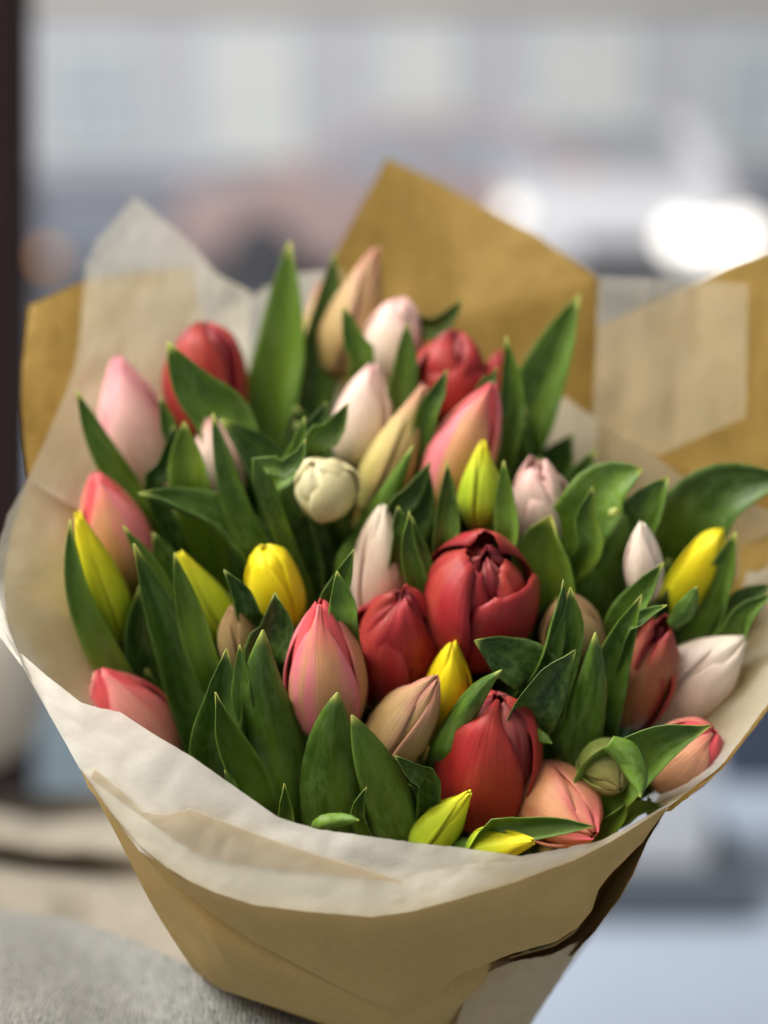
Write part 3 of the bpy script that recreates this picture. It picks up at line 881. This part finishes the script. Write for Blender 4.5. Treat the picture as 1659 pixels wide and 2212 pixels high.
Lf([(1136, 1296), (1130, 1340), (1120, 1420)], 26, 0, 30, 0.3, mat='leaf_dk')
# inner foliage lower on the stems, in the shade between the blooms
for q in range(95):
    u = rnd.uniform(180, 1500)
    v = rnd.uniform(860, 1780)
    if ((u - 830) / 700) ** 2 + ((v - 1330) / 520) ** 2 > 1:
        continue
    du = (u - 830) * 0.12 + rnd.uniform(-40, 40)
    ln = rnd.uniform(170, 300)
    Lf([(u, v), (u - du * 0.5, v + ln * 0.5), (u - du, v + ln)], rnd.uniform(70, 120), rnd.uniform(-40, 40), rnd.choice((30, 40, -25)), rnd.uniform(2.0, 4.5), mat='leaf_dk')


# ------------------------------------------------------------------ surroundings
def box(bm, x0, x1, y0, y1, z0, z1, bev=0.0, seg=2):
    r = bmesh.ops.create_cube(bm, size=1.0)
    vs = r['verts']
    for v in vs:
        v.co = Vector((lerp(x0, x1, v.co.x + .5), lerp(y0, y1, v.co.y + .5), lerp(z0, z1, v.co.z + .5)))
    if bev:
        es = list({e for v in vs for e in v.link_edges})
        bmesh.ops.bevel(bm, geom=es, offset=bev, segments=seg, affect='EDGES', profile=0.6)


def bm_obj(name, bm, mat, parent=None, smooth=False, kind=None, auto=None):
    base = Vector((0, 0, 0))
    p = parent
    while p is not None:
        if p.type == 'EMPTY':
            base = p.location.copy()
            break
        p = p.parent
    if base.length:
        bmesh.ops.translate(bm, verts=bm.verts, vec=-base)
    bmesh.ops.recalc_face_normals(bm, faces=bm.faces)
    me = bpy.data.meshes.new(name)
    bm.to_mesh(me)
    bm.free()
    if smooth:
        me.polygons.foreach_set("use_smooth", [True] * len(me.polygons))
    me.materials.append(mat)
    o = bpy.data.objects.new(name, me)
    COL.objects.link(o)
    if parent is not None:
        o.parent = parent
    if kind:
        o['kind'] = kind
    return o


def plain(name, col, rough=0.6, var=0.12, scale=6.0, spec=0.3, bump=0.0, metallic=0.0):
    N = NT(name)
    tc = N.n('TexCoord')
    a = N.noise(tc.outputs['Object'], scale, 5, 0.6)
    c = N.mix(a, tuple(x * (1 - var) for x in col), tuple(min(1, x * (1 + var)) for x in col))
    nrm = N.bump(a, bump, 0.01) if bump else None
    return N.surface(c, rough, nrm, spec=spec)


def lamp_mat(name, col, strength):
    N = NT(name)
    e = N.n('Emission')
    e.inputs[0].default_value = (*col, 1)
    e.inputs[1].default_value = strength
    N.l(e.outputs[0], N.out.inputs[0])
    return N.m


# ground
bm = bmesh.new()
bmesh.ops.create_grid(bm, x_segments=2, y_segments=2, size=150)
bm_obj('pavement', bm, plain('pavement_stone', (0.38, 0.43, 0.505), 0.45, 0.1, 1.4), None, False, 'structure')
bm = bmesh.new()
box(bm, -60, 60, 7.6, 15.2, 0.0, 0.006)
bm_obj('road', bm, plain('asphalt', (0.13, 0.135, 0.15), 0.5, 0.15, 3), None, False, 'structure')

# facade across the street
FY = 17.0
fac = thing('building', (0, FY, 0), 'pale lavender grey building with tall white framed windows across the street', 'building')
wallm = plain('facade_render', (0.60, 0.595, 0.605), 0.8, 0.06, 0.8)
whitem = plain('white_frame_paint', (0.80, 0.80, 0.78), 0.5, 0.04, 3)
panem = plain('window_pane', (0.50, 0.55, 0.56), 0.15, 0.2, 0.8, 0.6)
panel_ = plain('painted_lit_window', (0.74, 0.74, 0.69), 0.5, 0.08, 1.2)  # pale colour stands in for lit window panes
plinm = plain('plinth_stone', (0.30, 0.30, 0.33), 0.7, 0.12, 2)


def xat(u, y):
    d = (y * math.cos(PITCH))
    return (u - 829.5) / FPX * (y / math.cos(PITCH) * 0.99)


bm = bmesh.new()
box(bm, -14, 14, FY, FY + 4, 0.0, 7.5)
bm_obj('wall', bm, wallm, fac)
bm = bmesh.new()
box(bm, -14, 14, FY - 0.08, FY - 0.003, 0.0, 0.75, 0.01)
bm_obj('plinth', bm, plinm, fac)
bm = bmesh.new()
box(bm, -14, 14, FY - 0.18, FY - 0.003, 2.62, 2.86, 0.02)
bm_obj('cornice', bm, plain('cornice_stone', (0.55, 0.50, 0.40), 0.7), fac)
for (u0, u1, z0, z1, pm) in [(-760, -600, 1.05, 2.3, panem), (-380, -220, 1.05, 2.3, panel_), (180, 330, 1.05, 2.15, panem), (490, 650, 0.95, 2.3, panel_), (830, 965, 0.95, 2.35, panel_), (1140, 1320, 1.15, 2.3, panel_), (1500, 1640, 1.1, 2.2, panem), (1880, 2040, 1.05, 2.3, panel_)]:
    x0, x1 = xat(u0, FY), xat(u1, FY)
    bm = bmesh.new()
    box(bm, x0 - .07, x0, FY - .10, FY - .003, z0, z1)
    box(bm, x1, x1 + .07, FY - .10, FY - .003, z0, z1)
    box(bm, x0 - .07, x1 + .07, FY - .10, FY - .003, z1 + .001, z1 + .08)
    box(bm, x0 - .1, x1 + .1, FY - .14, FY - .003, z0 - .08, z0 - .001)
    fr = bm_obj('window', bm, whitem, fac)
    bm = bmesh.new()
    box(bm, x0, x1, FY - .05, FY - .003, z0, z1)
    bm_obj('pane', bm, pm, fr)
    bm = bmesh.new()
    box(bm, (x0 + x1) / 2 - .025, (x0 + x1) / 2 + .025, FY - .075, FY - .052, z0, z1)
    box(bm, x0, x1, FY - .072, FY - .053, z0 + (z1 - z0) * .66, z0 + (z1 - z0) * .70)
    bm_obj('glazing_bar', bm, whitem, fr)

glass = plain('car_glass', (0.36, 0.37, 0.40), 0.1, 0.1, 2, 0.6)
rubber = plain('tyre_rubber', (0.03, 0.03, 0.032), 0.8)
rimm = plain('wheel_rim', (0.12, 0.12, 0.13), 0.4)


def cyl_x(bm, c, r, wdt, axis='Y', n=24):
    rot = Matrix.Rotation(math.pi / 2, 4, 'X') if axis == 'Y' else Matrix.Rotation(math.pi / 2, 4, 'Y')
    q = bmesh.ops.create_cone(bm, cap_ends=True, segments=n, radius1=r, radius2=r, depth=wdt, matrix=Matrix.Translation(c) @ rot)
    es = [e for e in {e for v in q['verts'] for e in v.link_edges} if len(e.link_faces) == 2 and any(len(f.verts) > 4 for f in e.link_faces)]
    bmesh.ops.bevel(bm, geom=es, offset=min(0.03, wdt * 0.2), segments=2, affect='EDGES')


def prism(bm, prof, y0, y1, bev):
    """(x,z) outline extruded between y0 and y1"""
    a = [bm.verts.new((x, y0, z)) for x, z in prof]
    b = [bm.verts.new((x, y1, z)) for x, z in prof]
    n = len(prof)
    fs = [bm.faces.new(a), bm.faces.new(list(reversed(b)))]
    for i in range(n):
        fs.append(bm.faces.new((a[i], b[i], b[(i + 1) % n], a[(i + 1) % n])))
    if bev:
        es = list({e for f in fs[:2] for e in f.edges})
        bmesh.ops.bevel(bm, geom=es, offset=bev, segments=3, affect='EDGES')


def side_car(x0, y, col, label, amber=None):
    """car standing parallel to the street, nose to -x, length 4.2"""
    root = thing('parked_car', (x0 + 2.1, y, 0.006), label, 'car', 'cars in the street')
    paint = plain('car_paint', col, 0.3, 0.05, 1, 0.5)
    prof = [(0.03, .35), (0.0, .62), (.10, .82), (1.05, .95), (1.62, 1.38), (2.0, 1.46), (2.9, 1.45), (3.55, 1.08), (4.1, .98), (4.2, .66), (4.15, .32), (3.75, .24), (.45, .24)]
    bm = bmesh.new()
    prism(bm, [(x0 + a, b) for a, b in prof], y - .85, y + .85, 0.07)
    bm_obj('body', bm, paint, root)
    for q in ([(1.2, .97), (1.68, 1.34), (2.02, 1.39), (2.2, 1.39), (2.2, .97)], [(2.28, .97), (2.28, 1.39), (2.88, 1.38), (3.4, 1.07), (3.3, .97)]):
        bm = bmesh.new()
        prism(bm, [(x0 + a, b) for a, b in q], y - .862, y - .83, 0.0)
        bm_obj('side_window', bm, glass, root)
    for wx in (.82, 3.38):
        for wy in (-.82, .82):
            bm = bmesh.new()
            cyl_x(bm, Vector((x0 + wx, y + wy, .325)), .315, .2)
            ty = bm_obj('wheel', bm, rubber, root)
            bm = bmesh.new()
            cyl_x(bm, Vector((x0 + wx, y + wy * 1.005, .325)), .2, .205)
            bm_obj('rim', bm, rimm, ty)
    bm = bmesh.new()
    box(bm, x0 - .01, x0 + .16, y - .83, y - .5, .62, .74, .02)
    bm_obj('headlight', bm, rimm, root)
    bm = bmesh.new()
    box(bm, x0 + 4.08, x0 + 4.2, y - .83, y - .5, .74, .9, .02)
    bm_obj('tail_light', bm, plain('tail_light_red', (0.4, 0.03, 0.03), 0.3), root)
    if amber:
        bm = bmesh.new()
        box(bm, amber - .07, amber + .07, y - .885, y - .845, .32, .42, .012)
        bm_obj('indicator', bm, lamp_mat('amber_lamp', (1.0, 0.45, 0.12), 1.3), root)
    return root


side_car(xat(-900, 12.4), 12.4, (0.14, 0.165, 0.21), 'dark blue car with a glowing amber indicator across the street on the left', xat(130, 11.5))
side_car(xat(395, 12.4), 12.9, (0.42, 0.30, 0.28), 'dull salmon red car parked across the street behind the bouquet')

# pale car facing the camera with its lamps lit
cy, cx = 11.0, xat(1330, 11.0)
root = thing('oncoming_car', (cx, cy, 0.006), 'white car facing us with bright headlights behind the right paper corner', 'car', 'cars in the street')
wp = plain('white_car_paint', (0.74, 0.72, 0.72), 0.3, 0.04, 1, 0.5)
bm = bmesh.new()
pr = [(0.0, .32), (-.02, .62), (.12, .86), (1.0, 1.0), (1.6, 1.42), (3.2, 1.44), (4.1, 1.0), (4.2, .5), (4.1, .28), (.3, .24)]
a = [bm.verts.new((cx - .92, cy + x, z)) for x, z in pr]
b = [bm.verts.new((cx + .92, cy + x, z)) for x, z in pr]
fs = [bm.faces.new(a), bm.faces.new(list(reversed(b)))]
for i in range(len(pr)):
    fs.append(bm.faces.new((a[i], b[i], b[(i + 1) % len(pr)], a[(i + 1) % len(pr)])))
bmesh.ops.bevel(bm, geom=list({e for f in fs[:2] for e in f.edges}), offset=.09, segments=3, affect='EDGES')
bm_obj('body', bm, wp, root)
bm = bmesh.new()
q = [(1.06, 1.04), (1.58, 1.39)]
vs = [bm.verts.new((cx + sx, cy + y - .02, z + .012)) for sx, (y, z) in ((-.7, q[0]), (.7, q[0]), (.6, q[1]), (-.6, q[1]))]
f = bm.faces.new(vs)
bmesh.ops.solidify(bm, geom=[f], thickness=.012)
bm_obj('windscreen', bm, plain('painted_sky_glass', (0.55, 0.56, 0.58), 0.1, 0.1, 2, 0.6), root)  # sky reflection put into the pale glass colour
bm = bmesh.new()
box(bm, cx - .4, cx + .4, cy - .045, cy - .01, .42, .56, .01)
bm_obj('grille', bm, rubber, root)
hl = lamp_mat('headlamp_glow', (1.0, 0.95, 0.86), 3.0)
hs_ = lamp_mat('dipped_lamp_glow', (1.0, 0.97, 0.88), 2.2)
for hx, hz, r in ((-.90, .79, .085), (.42, .58, .15), (.68, .54, .15), (.90, .58, .16)):  # extra discs on the right added to widen the headlight glow
    bm = bmesh.new()
    cyl_x(bm, Vector((cx + hx, cy - .02, hz)), r, .06)
    bm_obj('headlight', bm, hs_ if hx < 0 else hl, root)
for wx in (-.78, .78):
    for wy in (.75, 3.4):
        bm = bmesh.new()
        cyl_x(bm, Vector((cx + wx, cy + wy, .325)), .315, .2, 'X')
        bm_obj('wheel', bm, rubber, root)

# dark post at the left
t = thing('window_post', (-.60, 1.75, 0), 'dark brown window post at the left edge', 'post')
bm = bmesh.new()
box(bm, -.92, -.47, 1.68, 1.84, 0.12, 3.2, .012)
bmesh.ops.rotate(bm, verts=bm.verts, cent=(-.455, 1.7, 1.3), matrix=Matrix.Rotation(math.radians(4.0), 3, 'Y'))
bm_obj('upright', bm, plain('dark_brown_paint', (0.045, 0.024, 0.022), 0.8, 0.2, 8, 0.1), t)
bm = bmesh.new()
box(bm, -1.02, -.5, 1.66, 1.86, 0.0, .16, .01)
bm_obj('foot', bm, plain('dark_plinth', (0.05, 0.04, 0.045), 0.8, 0.2, 8, 0.1), t)

t = thing('door_mat', (-1.0, 3.7, 0), 'dark teal grey mat on the pavement left of the bouquet', 'mat')
bm = bmesh.new()
box(bm, -1.6, -.35, 2.75, 4.6, .0, .012, .004)
bm_obj('pile', bm, plain('teal_grey_mat', (0.12, 0.15, 0.165), 0.9, 0.25, 12, 0.1), t)

# planter outside, low right
px, py = xat(1420, 2.75), 2.72
t = thing('planter', (px, py, 0), 'white box planter over a dark shadow slab on the pavement at lower right', 'planter')
pw = plain('white_planter', (0.80, 0.82, 0.84), 0.5, 0.05, 4)
dk = plain('dark_slate', (0.10, 0.115, 0.135), 0.6, 0.2, 8)
bm = bmesh.new()
box(bm, px - .17, px + .14, py - .1, py + .16, .09, .38, .02)
bm_obj('box', bm, pw, t)
bm = bmesh.new()
box(bm, px - .24, px + .22, py - .16, py + .18, .0, .085, .012)  # dark slab put in for the shadow under the box
bm_obj('plinth', bm, dk, t)
g = bmesh.new()
for q in range(60):
    a = rnd.uniform(0, 6.28)
    r = rnd.uniform(0, .13)
    c = Vector((px + .06 + r * math.cos(a), py + .03 + r * .8 * math.sin(a), .38))
    d_ = Vector((math.cos(a) * .7, math.sin(a) * .7, 1.5)).normalized() * rnd.uniform(.08, .17)
    sd = Vector((-math.sin(a), math.cos(a), 0)) * .02
    p = [c - sd * .4, c + sd * .4, c + d_ * .6 + sd, c + d_, c + d_ * .6 - sd]
    g.faces.new([g.verts.new(x) for x in p])
bm_obj('foliage', g, plain('pale_green_foliage', (0.42, 0.50, 0.42), 0.6, 0.2, 10), t)
bx, by = xat(1680, 3.2), 3.3
t = thing('plant_pot', (bx, by, 0), 'dark blue grey pot standing behind the planter at the right edge', 'pot')
bm = bmesh.new()
bmesh.ops.create_cone(bm, cap_ends=True, segments=24, radius1=.13, radius2=.17, depth=.62, matrix=Matrix.Translation((bx, by, .31)))
bm_obj('bowl', bm, plain('slate_blue', (0.11, 0.13, 0.18), 0.6, 0.15, 6), t, True)
bm = bmesh.new()
bmesh.ops.create_cone(bm, cap_ends=True, segments=24, radius1=.18, radius2=.18, depth=.05, matrix=Matrix.Translation((bx, by, .63)))
bm_obj('rim', bm, dk, t, True)

# upholstered seat under the bouquet
seatm = plain('cream_upholstery', (0.22, 0.195, 0.155), 0.85, 0.12, 14, 0.15, 0.2)
t = thing('bench_seat', (-.28, .8, 0), 'cream upholstered bench seat behind the grey knit at lower left', 'bench')
bm = bmesh.new()
box(bm, -.75, .06, .45, 1.05, .86, 1.03, .05, 4)
bm_obj('seat_cushion', bm, seatm, t, True)
bm = bmesh.new()
box(bm, -.75, .05, 1.055, 1.22, .84, 1.06, .06, 4)
bm_obj('back_bolster', bm, seatm, t, True)
bm = bmesh.new()
box(bm, -.74, .04, .47, 1.2, 0.0, .855, .02)
bm_obj('base', bm, dk, t)
t = thing('cushion', (-.44, 1.13, 1.13), 'white rounded cushion on the bench at the left edge', 'cushion')
bm = bmesh.new()
bmesh.ops.create_uvsphere(bm, u_segments=32, v_segments=16, radius=1)
for v in bm.verts:
    q = v.co.copy()
    v.co = Vector((-.47 + .17 * math.copysign(abs(q.x) ** .7, q.x), 1.13 + .09 * q.y, 1.20 + .10 * math.copysign(abs(q.z) ** .75, q.z)))
bm_obj('cover', bm, plain('white_cushion_cloth', (0.64, 0.62, 0.57), 0.9, 0.05, 20), t, True)

# beige throw heaped on the bench behind the knit
throwm = plain('beige_wool', (0.28, 0.25, 0.20), 0.95, 0.14, 30, 0.1, 0.3)
tt_ = thing('beige_throw', P(200, 1900, 100), 'grey beige woollen throw lying in soft folds behind the grey knit at lower left', 'throw')
sheet('cloth', tt_, throwm, [
    [(-260, 1700, 120), (-60, 1735, 116), (90, 1775, 114), (200, 1765, 112), (300, 1758, 110), (420, 1775, 108), (560, 1800, 106), (700, 1830, 104)],
    [(-260, 1740, 110), (-60, 1770, 108), (90, 1800, 107), (200, 1800, 106), (300, 1800, 104), (420, 1820, 102), (560, 1850, 100), (700, 1880, 98)],
    [(-260, 1790, 107), (-60, 1812, 105), (90, 1840, 104), (200, 1840, 104), (300, 1850, 102), (420, 1880, 100), (560, 1900, 98), (700, 1930, 96)],
    [(-260, 1835, 112), (-60, 1850, 111), (90, 1872, 109), (200, 1880, 108), (300, 1890, 104), (420, 1920, 101), (560, 1950, 98), (700, 1980, 96)],
    [(-260, 1850, 103), (-60, 1872, 101), (90, 1896, 101), (200, 1910, 101), (300, 1930, 100), (420, 1960, 98), (560, 1990, 96), (700, 2020, 94)],
    [(-260, 1900, 99), (-60, 1920, 98), (90, 1945, 98), (200, 1970, 98), (300, 2000, 96), (420, 2030, 94), (560, 2060, 92), (700, 2090, 90)],
    [(-260, 2040, 96), (-60, 2060, 95), (90, 2080, 95), (200, 2110, 94), (300, 2140, 93), (420, 2170, 90), (560, 2200, 88), (700, 2230, 86)]],
    n=60, sub=10, crump=0.9, cs=0.008, edge=2, squash=False)

# grey knit
N = NT('grey_knit')
tc = N.n('TexCoord')
wv = N.n('TexWave', wave_type='BANDS', bands_direction='X')
wv.inputs['Scale'].default_value = 130
wv.inputs['Distortion'].default_value = 7
wv.inputs['Detail'].default_value = 3
wv.inputs['Detail Scale'].default_value = 1.6
N.l(tc.outputs['Object'], wv.inputs['Vector'])
n1 = N.noise(tc.outputs['Object'], 420, 4, 0.7)
n2 = N.noise(tc.outputs['Object'], 150, 3, 0.7)
f = N.math('ADD', N.math('MULTIPLY', wv.outputs['Fac'], 0.35), N.math('ADD', N.math('MULTIPLY', n1, 0.4), N.math('MULTIPLY', n2, 0.5)))
col = N.ramp(f, [(0.34, (0.075, 0.075, 0.066)), (0.56, (0.18, 0.18, 0.165)), (0.8, (0.32, 0.32, 0.295))])
knit = N.surface(col, 0.95, N.bump(f, 0.8, 0.003), spec=0.1, sheen=0.2)
kt = thing('knit_blanket', P(200, 2300, 72), 'grey melange knitted cloth heaped in front of the bouquet at lower left', 'blanket')
sheet('cloth', kt, knit, [
    [(-260, 1945, 90), (0, 1964, 87), (150, 1984, 83), (280, 2028, 77), (405, 2084, 70.5), (560, 2160, 68.0), (760, 2240, 68.5), (900, 2305, 70)],
    [(-260, 1985, 84), (0, 2005, 81), (150, 2044, 79), (300, 2112, 74), (425, 2150, 68.8), (580, 2206, 66.6), (780, 2290, 67), (920, 2350, 69)],
    [(-260, 2040, 79), (0, 2050, 76.5), (150, 2090, 75.5), (290, 2160, 72), (425, 2215, 68.2), (580, 2268, 66.2), (780, 2350, 66.6), (920, 2410, 68.5)],
    [(-260, 2150, 72), (0, 2150, 70.5), (130, 2180, 70), (300, 2250, 69), (440, 2310, 67.6), (600, 2370, 66.2), (800, 2430, 66.8), (940, 2490, 68.5)],
    [(-260, 2300, 67), (0, 2300, 66), (130, 2320, 66), (300, 2370, 66.5), (440, 2420, 66.6), (600, 2480, 66), (800, 2540, 67), (940, 2600, 69)],
    [(-260, 2560, 66), (0, 2560, 65), (130, 2580, 65), (300, 2630, 66), (440, 2680, 66.5), (600, 2740, 66.5), (800, 2800, 68), (940, 2860, 70)]],
    n=80, sub=14, crump=0.3, cs=0.008, edge=2, squash=False)
